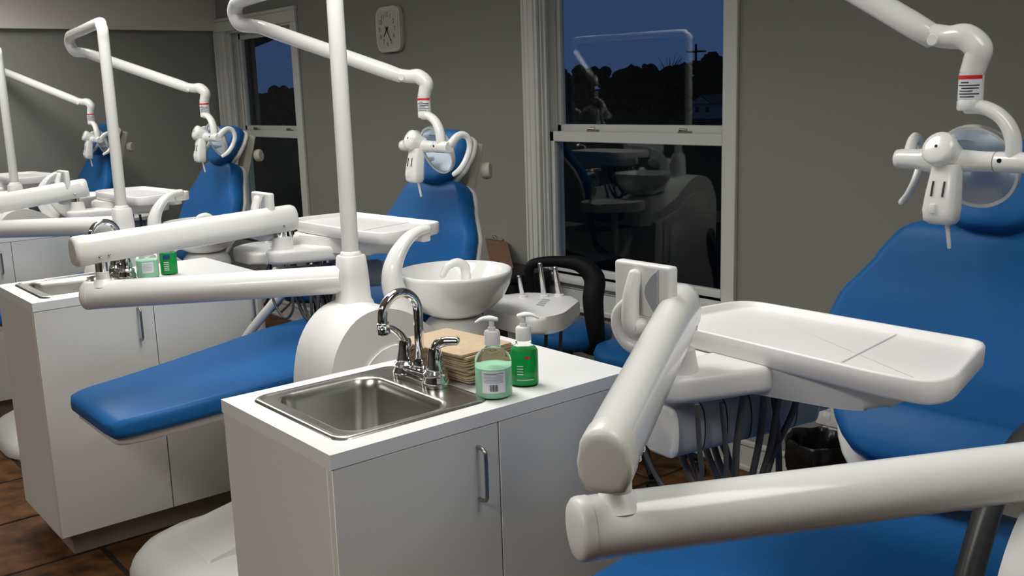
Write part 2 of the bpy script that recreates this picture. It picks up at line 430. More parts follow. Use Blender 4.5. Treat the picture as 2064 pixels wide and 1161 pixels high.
cabinet(0, 'white two-door sink cabinet carrying the stack of brown paper towels', 'chrome gooseneck faucet next to the brown paper towels', 'stainless sink basin in the counter with the brown paper towels')
cabinet(1, 'white two-door sink cabinet on a brown plinth beside the chair under the wall clock', 'chrome gooseneck faucet on the cabinet with the brown plinth, partly behind a white arm', 'stainless sink basin in the cabinet with the brown plinth, partly behind a white arm')
cabinet(2, 'white sink cabinet closest to the grey end wall under the soffit', 'chrome gooseneck faucet on the cabinet closest to the grey end wall', 'stainless sink basin in the cabinet closest to the grey end wall')

# paper towel stack
t = thing('paper_towel_stack', 'stack of folded brown paper towels behind the chrome faucet', 'paper towels', (1.29, 1.795, CH+.006))
for i in range(12):
    z = CH+.007+i*.0056; a = math.radians(4+random.uniform(-3, 3)); lean = -.022*(i/11)
    jx, jy = random.uniform(-.005, .005), random.uniform(-.006, .006)
    cx_, cy_ = 1.303+lean+jx, 1.775+jy
    L_, W_ = .225+random.uniform(-.004, .004), .15+random.uniform(-.004, .004)
    poly = []
    for px, py in rrect(-W_/2, -L_/2, W_/2, L_/2, .006, 2): poly.append((cx_+px*math.cos(a)-py*math.sin(a), cy_+px*math.sin(a)+py*math.cos(a)))
    sag = lambda u, v: .0012*math.sin(u*90+i)+.001*math.sin(v*60+2*i)
    bm = prism(B(), poly, lambda u, v: (u, v, z+sag(u, v)*.3), lambda u, v: (u, v, z+.0046+sag(u, v)), .0012, 2)
    obj('folded_towel', bm, PAPER, t)

# pump bottles
def pump(t, c, z, turn, s=1.0):
    x, y = c
    obj('cap', lathe(B(), [(.0165*s, 0), (.0165*s, .026*s), (.0145*s, .029*s), (.008*s, .030*s), (.008*s, .036*s), (.0055*s, .037*s), (.0055*s, .050*s)], (x, y, z), 22), PLAST, t)
    bm = B(); d = Vector((math.cos(turn), math.sin(turn), 0)); p = Vector((x, y, z+.052*s))
    lathe(bm, [(.004*s, -.014*s), (.0045*s, 0)], p, 12)
    tube(bm, [p-d*.010*s, p+d*.004*s+Vector((0, 0, .003)), p+d*.020*s+Vector((0, 0, .0025)), p+d*.033*s-Vector((0, 0, .004))], [.0065*s, .008*s, .0055*s, .0035*s], 12, 5, asp=(.7, 1.1), dome=.6)
    obj('pump_head', bm, PLAST, t)
def strip(c, u, wd, a, b, r=0):
    pass
def bottle(c, rad, hb, hs, liq, lm, turn, label, kind, flat=1.0, ang=0.0):
    """rad radius, hb body height, hs shoulder top, liq liquid top; kind 'soap'/'gel'"""
    x, y, z = c
    t = thing('pump_bottle', label, 'bottle', c)
    ca, sa = math.cos(ang), math.sin(ang)
    def ell(r, h):
        out = []
        for i in range(28):
            q = 2*math.pi*i/28; px, py = r*math.cos(q), r*flat*math.sin(q)
            out.append((x+px*ca-py*sa, y+px*sa+py*ca, z+h))
        return out
    body = [(rad*.90, 0), (rad, .006), (rad, hb*.55), (rad*.985, hb), (rad*.86, hb+(hs-hb)*.35), (rad*.55, hb+(hs-hb)*.8), (.0135/max(flat, .75), hs), (.0135, hs+.006)]
    bm = rings(B(), [ell(r, h) for r, h in body]); obj('bottle_body', bm, CLEAR, t, 60)
    lq = [(r*.955, max(h, .003)) for r, h in body if h < liq-.002]
    lq.append((lq[-1][0] if liq <= hb else lq[-1][0]*.93, liq))
    bm = rings(B(), [ell(r, h) for r, h in lq]); obj('liquid', bm, lm, t, 60)
    pump(t, (x, y), z+hs+.004, turn, 1.0)
    # wrapped print: patch on the body facing direction fa
    def patch(nm, fa, half, h0, h1, m_, lift=.0006, par=t):
        n = 8; rs0, rs1 = [], []
        for i in range(n+1):
            q = fa+half*(2*i/n-1); px, py = (rad+lift)*math.cos(q), (rad+lift)*flat*math.sin(q)
            px2, py2 = (rad+lift+.0003)*math.cos(q), (rad+lift+.0003)*flat*math.sin(q)
            rs0.append([(x+px*ca-py*sa, y+px*sa+py*ca, z+h0), (x+px*ca-py*sa, y+px*sa+py*ca, z+h1), (x+px2*ca-py2*sa, y+px2*sa+py2*ca, z+h1), (x+px2*ca-py2*sa, y+px2*sa+py2*ca, z+h0)])
        return obj(nm, rings(B(), rs0), m_, par, 60)
    return t, patch
CAMA = math.atan2(-1.57, -1.22)
t, patch = bottle((1.232, 1.578, CH), .0385, .080, .106, .064, SOAPM, math.pi*.82, 'soap pump bottle of pale green liquid with a printed back label and bar code', 'soap')
lb = patch('back_label', CAMA, .64, .016, .062, LABELW)
for i in range(7): patch('text_line', CAMA-(.02 if i % 2 else 0), .52-(.07 if i % 3 == 2 else 0), .038+i*.0031, .0390+i*.0031, INK if i == 6 else GREYPL, .0012, lb)
for i in range(8): patch('bar', CAMA-.19+i*.054, .011+.007*(i % 3 == 0), .020, .034, INK, .0012, lb)
t, patch = bottle((1.326, 1.590, CH), .0300, .078, .096, .080, GELM, math.pi*1.72, 'clear pump bottle of bright green gel with a red spot beside the soap bottle', 'gel', flat=.72, ang=-.72)
CA2 = CAMA+.72
patch('red_spot', CA2+.15, .16, .062, .069, RED)
for i in range(4): patch('print_line', CA2-.35, .22, .028+i*.006, .030+i*.006, LABELW)
patch('print_line', CA2, .62, .016, .0175, LABELW)
y2 = 1.507+DY
t, patch = bottle((1.237, y2+.180, CH), .0385, .080, .106, .064, SOAPM, math.pi*.8, 'soap pump bottle of pale green liquid half hidden between the two white arms', 'soap')
lb = patch('back_label', math.atan2(-3.6, -1.19), .5, .022, .060, LABELW)
for i in range(5): patch('text_line', math.atan2(-3.6, -1.19), .40, .030+i*.0055, .0315+i*.0055, GREYPL, .0012, lb)
t, patch = bottle((1.316, y2+.185, CH), .0300, .078, .096, .080, GELM, math.pi*1.7, 'pump bottle of green gel with a dark blue label, half hidden behind a white arm', 'gel', flat=.72, ang=-.4)
lb = patch('brand_label', math.atan2(-3.58, -1.27)+.15, .42, .058, .074, LABELB)
for i in range(5): patch('text_line', math.atan2(-3.58, -1.27)+.1, .3, .018+i*.007, .021+i*.007, LABELW)

# ------------------------------------------------------------------ dental stations
def lerp_tab(tab, x):
    if x <= tab[0][0]: return tab[0][1]
    for (a, va), (b, vb) in zip(tab[:-1], tab[1:]):
        if x <= b:
            q = (x-a)/(b-a); q = q*q*(3-2*q)*.5+q*.5
            return va+(vb-va)*q
    return tab[-1][1]
def lin_tab(tab, x):
    for (a, va), (b, vb) in zip(tab[:-1], tab[1:]):
        if x <= b: return va+(vb-va)*max(0, (x-a)/(b-a))
    return tab[-1][1]
SEAT_W = [(.80, .208), (1.0, .234), (1.2, .260), (1.4, .286), (1.55, .303), (1.86, .30), (2.02, .20)]
SEAT_Z = [(.80, .657), (1.0, .670), (1.2, .688), (1.4, .709), (1.55, .725), (1.75, .738), (1.9, .745)]
BACK_C = [(.0, (1.85, .735)), (.2, (1.945, .83)), (.45, (2.01, .955)), (.7, (2.062, 1.075)), (1.0, (2.118, 1.215))]
BACK_W = [(0, .09), (.06, .16), (.14, .215), (.25, .262), (.36, .29), (.48, .302), (.60, .285), (.72, .252), (.84, .212), (.93, .178), (1.0, .135)]
def back_pt(s):
    return Vector((lerp_tab([(a, p[0]) for a, p in BACK_C], s), 0, lerp_tab([(a, p[1]) for a, p in BACK_C], s)))
def pad_loft(bm, cen, nrm, half, thick, cy, r=.03, crown=.0, n=0):
    """loft of rounded-rectangle sections: cen(s), nrm(s) in XZ, half(s); s samples with soft ends"""
    ss = [0.0, .012, .035, .07]+[.07+.86*i/22 for i in range(1, 22)]+[.93, .965, .988, 1.0]
    rs = []
    for i, s in enumerate(ss):
        e = 0 if .07 <= s <= .93 else 1-min(s, 1-s)/.07
        shrink = (1-math.sqrt(max(0, 1-e*e)))
        th = thick*(1-.55*shrink); w = max(half(s)-.02*shrink, .03)
        c = cen(s); nn = nrm(s)
        ring = []
        for a, b in rrect(-w, -th/2, w, th/2, min(r, th*.49), 5):
            bb = b+(crown*(1-(a/w)**2) if b > 0 else 0)
            ring.append(c+Vector((0, cy+a, 0))+nn*bb)
        rs.append(ring)
    return rings(bm, rs)
def chair(k, cy, label, near_arm=False, far_arm=False, SEAT_Z=SEAT_Z, L1=1.88, hdy=0.0):
    Y = cy+k*DY
    t = thing('dental_chair', label, 'dental chair', (1.45, Y, 0), 'blue dental chairs')
    # base on the floor
    secs = []
    for z, xa, xb, hw, r in ((0, .925, 1.95, .31, .20), (.025, .92, 1.95, .312, .20), (.06, .93, 1.94, .30, .20), (.095, .96, 1.92, .272, .18), (.12, 1.01, 1.88, .235, .16), (.13, 1.08, 1.82, .19, .13)):
        secs.append([(x, y, z) for x, y in rrect(xa, Y-hw, xb, Y+hw, r, 7)])
    obj('base', rings(B(), secs), PLAST, t, 50)
    obj('base_cover', prism(B(), roundpoly([(1.06, .10), (1.07, .135), (1.30, .178), (1.45, .20), (1.45, .10)], .012, 3), lambda u, v: (u, Y-.15, v), lambda u, v: (u, Y+.15, v), .012, 3), PLAST, t)
    secs = []
    for z, xa, xb, hw in ((.12, 1.28, 1.78, .15), (.36, 1.30, 1.76, .14), (.5, 1.26, 1.80, .16), (.60, 1.20, 1.84, .19)):
        secs.append([(x, y, z) for x, y in rrect(xa, Y-hw, xb, Y+hw, .05, 5)])
    obj('lift_column', rings(B(), secs), PLAST, t, 50)
    # seat and leg rest
    L0 = .81
    sx = lambda s: L0+(L1-L0)*s
    up = lambda s: Vector((0, 0, 1))
    obj('seat_cushion', pad_loft(B(), lambda s: Vector((sx(s), 0, lin_tab(SEAT_Z, sx(s))-.030)), up, lambda s: lin_tab(SEAT_W, sx(s))-(.03 if s < .001 else 0), .060, Y, .020), BLUE, t, 50)
    obj('seat_shell', pad_loft(B(), lambda s: Vector((sx(s)+.022, 0, lin_tab(SEAT_Z, sx(s))-.071)), up, lambda s: lin_tab(SEAT_W, sx(s))-.022, .030, Y, .010), SHELL, t, 50)
    # backrest
    def nrm(s):
        d = (back_pt(min(s+.04, 1))-back_pt(max(s-.04, 0))).normalized(); return Vector((-d.z, 0, d.x))
    half = lambda s: lerp_tab(BACK_W, s)
    obj('backrest_cushion', pad_loft(B(), back_pt, nrm, half, .075, Y, .036, .0), BLUE, t, 50)
    obj('backrest_shell', pad_loft(B(), lambda s: back_pt(s)-nrm(s)*.046+Vector((0, 0, -.03*max(0, 1-s/.35))), nrm, lambda s: half(s)-.014+(.04*(1-s/.35) if s < .35 else 0), .020, Y, .008), SHELL, t, 50)
    # headrest
    HC = lambda s: Vector((2.075+.095*s, 0, 1.212+.178*s)); hn = Vector((-.885, 0, .466))
    hw = lambda s: lerp_tab([(0, .06), (.12, .095), (.35, .128), (.65, .14), (.88, .128), (1, .10)], s)
    obj('headrest_cushion', pad_loft(B(), HC, lambda s: hn, hw, .062, Y+hdy, .03), BLUE, t, 50)
    obj('headrest_shell', pad_loft(B(), lambda s: HC(s)-hn*.042, lambda s: hn, lambda s: hw(s)-.004, .02, Y+hdy, .009), SHELL, t, 50)
    bm = B(); sweep(bm, [(2.175, Y-.03, 1.10), (2.20, Y-.045, 1.20), (2.225, Y-.05, 1.29), (2.24, Y-.05, 1.345)], rrect(-.036, -.02, .036, .02, .009, 3), up=(1, 0, 0))
    br = obj('headrest_bracket', bm, IVORY, t, 45)
    bm = lathe(B(), [(.028, -.012), (.031, -.004), (.031, .012), (.026, .018)], (2.262, Y-.085, 1.245), 20, (.6, -.8, .1)); obj('lock_knob', bm, IVORY, br)
    if near_arm:
        obj('armrest_post', tube(B(), [(1.36, Y-.345, .60), (1.40, Y-.34, .70), (1.455, Y-.335, .80), (1.52, Y-.335, .90), (1.62, Y-.335, .955), (1.80, Y-.33, .965)], .021, 14, 6, dome=.5), DTUBE, t)
    if far_arm:
        obj('armrest_post', tube(B(), [(1.45, Y+.335, .655), (1.49, Y+.335, .71), (1.60, Y+.30, .83), (1.68, Y+.29, .90), (1.82, Y+.30, .93)], .0165, 14, 6, dome=.5), SHELL, t)
    return t

PX, PY = 1.415, .552
SHIFT = {0: (.05, -.025), 3: (.035, 0)}      # small differences in where each unit stands
def cuspidor(k, label):
    o = k*DY; Y = PY+o
    t = thing('cuspidor_unit', label, 'cuspidor', (1.5, Y, 0), 'white cuspidor units')
    out = [(1.228, .0), (1.228, .72), (1.234, .79), (1.252, .86), (1.285, .912), (1.33, .95), (1.40, .966), (1.48, .945), (1.55, .895), (1.62, .835), (1.74, .79), (1.80, .74), (1.82, .60), (1.82, .0)]
    poly = roundpoly(out, .04, 3)
    bm = prism(B(), poly, lambda u, v: (u, Y-.165, v), lambda u, v: (u, Y+.04, v), .05, 6)
    obj('body', bm, PLAST, t, 50)
    # flat panel on the side, with arched outline and a small access door
    pn = [(1.305, .02), (1.305, .70), (1.322, .77), (1.36, .83), (1.43, .862), (1.50, .842), (1.60, .765), (1.74, .72), (1.75, .02)]
    p = obj('side_panel', prism(B(), roundpoly(pn, .05, 4), lambda u, v: (u, Y-.171, v), lambda u, v: (u, Y-.163, v), .003, 2), PLAST, t, 45)
    dn = [(1.41, .05), (1.41, .60), (1.43, .66), (1.48, .685), (1.60, .69), (1.69, .66), (1.70, .05)]
    obj('access_door', prism(B(), roundpoly(dn, .03, 3), lambda u, v: (u, Y-.175, v), lambda u, v: (u, Y-.1705, v), .002, 2), PLAST, p, 45)
    # neck that carries the pole and the swing arm
    secs = []
    for z, h, r in ((.925, .058, .038), (.955, .050, .032), (.968, .044, .028), (1.03, .041, .025), (1.085, .037, .024), (1.09, .034, .022)):
        secs.append([(x, y, z) for x, y in rrect(PX-h, Y-h, PX+h, Y+h, r, 5)])
    obj('neck', rings(B(), secs), PLAST, t, 50)
    # pedestal and bowl
    bc = (1.762, Y-.014, 0)
    obj('pedestal', lathe(B(), [(.125, .68), (.112, .76), (.104, .79), (.106, .81), (.100, .835), (.086, .852), (.07, .858)], bc, 36), PLAST, t, 45)
    obj('bowl', lathe(B(), [(.062, .862), (.078, .866), (.112, .883), (.148, .918), (.168, .957), (.176, .99), (.176, .998), (.172, 1.002), (.166, .999), (.158, .988), (.13, .952), (.09, .925), (.03, .915), (0, .914)], bc, 48), CERAM, t, 50)
    obj('drain_cup', lathe(B(), [(.05, .917), (.05, .928), (.045, .930), (.04, .926), (0, .926)], (1.752, Y, 0), 28), CERAM, t)
    obj('rinse_spout', tube(B(), [(1.80, Y-.02, .95), (1.80, Y-.02, .99), (1.795, Y-.02, 1.008), (1.775, Y-.015, 1.022), (1.745, Y-.008, 1.015), (1.725, Y, .985)], [.016, .016, .0155, .014, .012, .009], 12, 6, dome=.5), CERAM, t)
    obj('cup_filler', tube(B(), [(1.60, Y, .90), (1.558, Y, .955), (1.547, Y, 1.01), (1.562, Y, 1.06), (1.598, Y, 1.105), (1.640, Y, 1.130), (1.678, Y, 1.135)], [.052, .043, .036, .030, .024, .020, .017], 16, 7, asp=(1, .8), up=(0, 1, 0), dome=.7), CERAM, t, 60)
    bm = B(); box(bm, (1.650, Y-.012, 1.098), (1.684, Y+.012, 1.128), .006, 3); obj('filler_nozzle', bm, CERAM, t)
    t.location += Vector((*SHIFT.get(k, (0, 0)), 0))
    return t

ARM_PROF = [(a*1.0, b) for a, b in ([(.0305*math.cos(q), .010+.0305*math.sin(q)) for q in [math.pi*i/10 for i in range(11)]]+[(-.0335, -.004), (-.032, -.022), (-.024, -.040), (-.010, -.0435), (.010, -.0435), (.024, -.040), (.032, -.022), (.0335, -.004)])]
def delivery(k, label, P, F, ua_z, tray_rot=0.0, tz=1.13, pz=1.0, pz0=None):
    """P lower arm end (local xy), F far end of the upper arm (local xyz), ua_z z of its near end"""
    o = k*DY; Y = PY+o
    P = Vector((P[0], P[1]+o, pz)); F = Vector((F[0], F[1]+o, F[2]))
    t = thing('delivery_arm', label, 'instrument arm', (PX, Y, .99), 'white instrument delivery arms')
    A0 = Vector((PX+SHIFT.get(k, (0, 0))[0], Y+SHIFT.get(k, (0, 0))[1], pz if pz0 is None else pz0)); d = (P-A0).normalized()
    R_ = .0405
    bm = B(); tube(bm, [A0+d*.03, A0+d*.2, P+d*.038], R_, 22, 1, smooth=False)
    la = obj('lower_arm', bm, WHITE, t, 50)
    obj('end_cap', lathe(B(), [(R_+.0006, 0), (R_+.0008, .012), (R_*.975, .017), (R_*.86, .021), (R_*.5, .0235), (0, .024)], P+d*.038, 24, d), IVORY if k == 9 else PLAST, la, 50)
    # pivot pin
    obj('pivot', lathe(B(), [(.034, .026), (.024, .040), (.0185, .046), (.0185, .066), (.0165, .068)], P, 22), PLAST, t)
    obj('pivot_ring', lathe(B(), [(.017, .066), (.017, .096)], P, 20), CHROME, t)
    # upper arm
    U0 = Vector((P.x, P.y, ua_z)); u = (F-U0).normalized(); n0 = U0-u*.05; n1 = F+u*.028
    ua = obj('upper_arm', sweep(B(), [n0, n1], ARM_PROF), WHITE, t, 40)
    c0 = sweep(B(), [n0+u*.014, n0-u*.014, n0-u*.021, n0-u*.025, n0-u*.026], ARM_PROF, scales=[1.03, 1.03, .98, .88, .70]); obj('end_cap', c0, CAPM, ua, 40)
    c1 = sweep(B(), [n1-u*.002, n1+u*.012, n1+u*.022, n1+u*.027], ARM_PROF, scales=[1.0, .98, .88, .68]); obj('end_cap', c1, WHITE, ua, 40)
    side = u.cross(Vector((0, 0, 1))).normalized()
    for q in (-.012, .014): obj('screw', lathe(B(), [(.0042, 0), (.004, .0025), (.002, .0035)], U0+u*q+side*.0300-Vector((0, 0, .022)), 10, side), CHROME, ua)
    obj('screw', lathe(B(), [(.0050, 0), (.0048, .0025), (.0025, .0035)], F-u*.005+side*.0300-Vector((0, 0, .022)), 10, side), CHROME, ua)
    # pillar and swivel plate under the far end
    pl0 = F.z-.112
    obj('pillar', lathe(B(), [(.035, pl0+.012-F.z), (.034, pl0+.018-F.z), (.028, -.060), (.02, -.058)], F, 24), PLAST, t)
    obj('pillar_ring', lathe(B(), [(.018, -.064), (.018, -.036)], F, 20), CHROME, t)
    c, s = math.cos(tray_rot), math.sin(tray_rot)
    W_ = lambda x, y: (F.x+(x*c-y*s)*1.04, F.y+(x*s+y*c)*1.04)
    pl = [W_(-.005+.045*math.cos(q), .045*math.sin(q)) for q in [math.radians(90+15*i) for i in range(13)]]+[W_(.14+.05*math.cos(q), -.02+.07*math.sin(q)) for q in [math.radians(-90+15*i) for i in range(13)]]
    obj('swivel_plate', zprism(pl, pl0-.031, pl0+.014, .012), PLAST, t, 45)
    # tray housing and tray
    hs = roundpoly([W_(.075, .10), W_(.16, -.20), W_(.20, -.24), W_(.34, -.22), W_(.34, .16), W_(.16, .17)], .05, 5)
    obj('tray_housing', zprism(hs, tz-.088, tz-.039, .014), PLAST, t, 45)
    tr = [W_(.118, .13), W_(.124, -.28), W_(.140, -.355), W_(.185, -.365), W_(.408, -.285), W_(.400, -.20), W_(.37, .20), W_(.16, .21)]
    rr = [.04, .05, .05, .04, .04, .2, .06, .06]
    tp = roundpoly(tr, rr, 5)
    cen = Vector((sum(p[0] for p in tp)/len(tp), sum(p[1] for p in tp)/len(tp)))
    tp = [p for i, p in enumerate(tp) if (Vector(p)-Vector(tp[i-1])).length > 1e-4]
    area = sum(tp[i-1][0]*tp[i][1]-tp[i][0]*tp[i-1][1] for i in range(len(tp)))
    def off(poly, dd):
        out_ = []; n = len(poly); sg = 1 if area > 0 else -1
        for i in range(n):
            p0, p1, p2 = Vector(poly[i-1]), Vector(poly[i]), Vector(poly[(i+1) % n])
            e = ((p1-p0).normalized()+(p2-p1).normalized()).normalized()
            out_.append(tuple(p1+Vector((-e.y, e.x))*sg*dd))
        return out_
    prof = [(.012, -.040), (.005, -.038), (.001, -.033), (0, -.003), (.002, 0), (.006, .0005), (.009, -.001), (.012, -.010), (.016, -.0125), (.020, -.0135), (.024, -.0135)]
    ty = obj('tray', rings(B(), [[(x, y, tz+h) for x, y in off(tp, dd)] for dd, h in prof]), TRAYM, t, 50)
    a_, b_ = Vector(W_(.150, -.19)), Vector(W_(.380, -.135))
    dv = (b_-a_).normalized(); nv = Vector((-dv.y, dv.x))*.0015
    bm = B(); q = [a_+nv, a_-nv, b_-nv, b_+nv]; prism(bm, [tuple(p) for p in q], lambda x, y: (x, y, tz-.0135), lambda x, y: (x, y, tz-.0122)); obj('divider', bm, DIVM, ty)
    obj('tray_catch', lathe(B(), [(.035, 0), (.033, -.016), (.02, -.02)], (*W_(.34, -.25), tz-.039), 20), PLAST, t)
    # handpiece holder bar along +X with hoses
    h0, h1 = Vector((F.x-.015, F.y+.02, F.z-.203)), Vector((F.x+.35, F.y-.005, F.z-.222))
    hd = (h1-h0).normalized()
    prof = roundpoly([(-.036, -.044), (.036, -.044), (.040, .0), (.030, .044), (-.030, .044), (-.040, 0)], .018, 4)
    hb = obj('handpiece_holder', sweep(B(), [h0, h1], prof), GREYPL, t, 40)
    for e0, dd in ((h0, -1), (h1, 1)):
        obj('end_plate', sweep(B(), [e0, e0+hd*dd*.004, e0+hd*dd*.009], prof, scales=[1.01, 1.0, .88]), PLAST, hb, 40)
    for q in ((.0, -.030), (.0, .030), (.02, -.02), (.02, .01)):
        pass
    for f_ in (.17, .32, .49, .66, .83):
        c_ = h0+(h1-h0)*f_; obj('joint_groove', sweep(B(), [c_-hd*.0015, c_+hd*.0015], prof, scales=[1.008, 1.008]), DARK, hb)
    obj('holder_joint', cyl(h1+hd*.005, h1+hd*.055, .034, 22), GREYPL, t)
    obj('holder_hanger', bx((F.x+.18, F.y-.015, F.z-.19), (F.x+.25, F.y+.035, tz-.085), .008), GREYPL, t)
    Hs = [[(.009, -.02, -.151), (.016, -.02, -.23), (.022, -.02, -.275)], [(.072, -.02, -.163), (.084, -.02, -.248), (.085, -.02, -.293)],
          [(.128, -.02, -.10), (.128, -.024, -.15), (.121, -.02, -.208), (.113, -.02, -.251), (.11, -.02, -.3)], [(.18, -.02, -.10), (.18, -.026, -.159), (.183, -.02, -.223), (.174, -.02, -.267), (.159, -.02, -.313)],
          [(.233, -.02, -.11), (.233, -.02, -.175), (.217, -.024, -.222), (.197, -.028, -.273), (.173, -.03, -.317)], [(.286, -.02, -.12), (.286, -.02, -.201), (.262, -.02, -.242), (.219, -.024, -.278), (.17, -.04, -.316)],
          [(.228, -.012, -.19), (.228, -.02, -.243), (.236, -.02, -.335)]]
    for i, h in enumerate(Hs):
        pts = [F+Vector(p)-Vector((.025, .035, -.01)) for p in h]
        for p in pts: p.z = min(p.z, pl0-.028)
        e = pts[-1]; sgn = 1 if i % 2 else -1
        pts += [e+Vector((.004*sgn, .008, -.035)), e+Vector((.012*sgn, .04, -.055)), e+Vector((.02*sgn, .085, -.02)), Vector((e.x+.02*sgn, F.y+.080, F.z-.19)), Vector((e.x+.01*sgn, F.y+.060, pl0-.028))]
        obj('hose', tube(B(), pts, .0062 if i not in (0, 1) else .0045, 10, 5), HOSE, t, 60)
    # film viewer panel with hand grip
    vx, va, vb, vz0, vz1 = F.x-.045, F.y-.022, F.y+.103, F.z-.005, F.z+.085
    bm = B(); box(bm, (vx, va, vz0), (vx+.022, vb, vz1), .006, 3); vw = obj('film_viewer', bm, PLAST, t, 40)
    obj('viewer_window', bx((vx+.022, va+.015, vz0+.012), (vx+.0235, vb-.015, vz1-.012), .0005), LABELW, vw, flat=True)
    bm = B(); ys = va+.035
    prism(bm, [(ys-.012, vz0+.006)]+[(ys+.03*math.sin(math.pi*i/8)-.012, vz0+.006+(vz1-vz0-.012)*i/8) for i in range(1, 8)]+[(ys-.012, vz1-.006)], lambda a, b: (vx-.004, a, b), lambda a, b: (vx+.001, a, b), .0015, 1); obj('viewer_cover', bm, GREYPL, vw)
    obj('viewer_stem', tube(B(), [(vx-.004, F.y+.05, vz1-.018), (vx-.014, F.y+.05, vz0+.035), (vx-.016, F.y+.048, vz0-.01), (vx+.0, F.y+.04, vz0-.035)], [.011, .014, .016, .014], 14, 6, dome=.7), PLAST, vw)
    obj('hand_grip', tube(B(), [(F.x-.062, F.y+.058, F.z+.020), (F.x-.064, F.y+.074, F.z+.0), (F.x-.064, F.y+.074, F.z-.025), (F.x-.060, F.y+.058, F.z-.048), (F.x-.05, F.y+.035, F.z-.056), (F.x-.02, F.y+.02, F.z-.054)], [.009, .011, .012, .013, .014, .014], 14, 6, dome=.7), PLAST, t)
    obj('grip_knob', lathe(B(), [(.017, 0), (.017, .018), (.014, .022)], (F.x-.042, F.y+.036, F.z-.022), 18, (-.8, .3, 0)), PLAST, t)
    return t

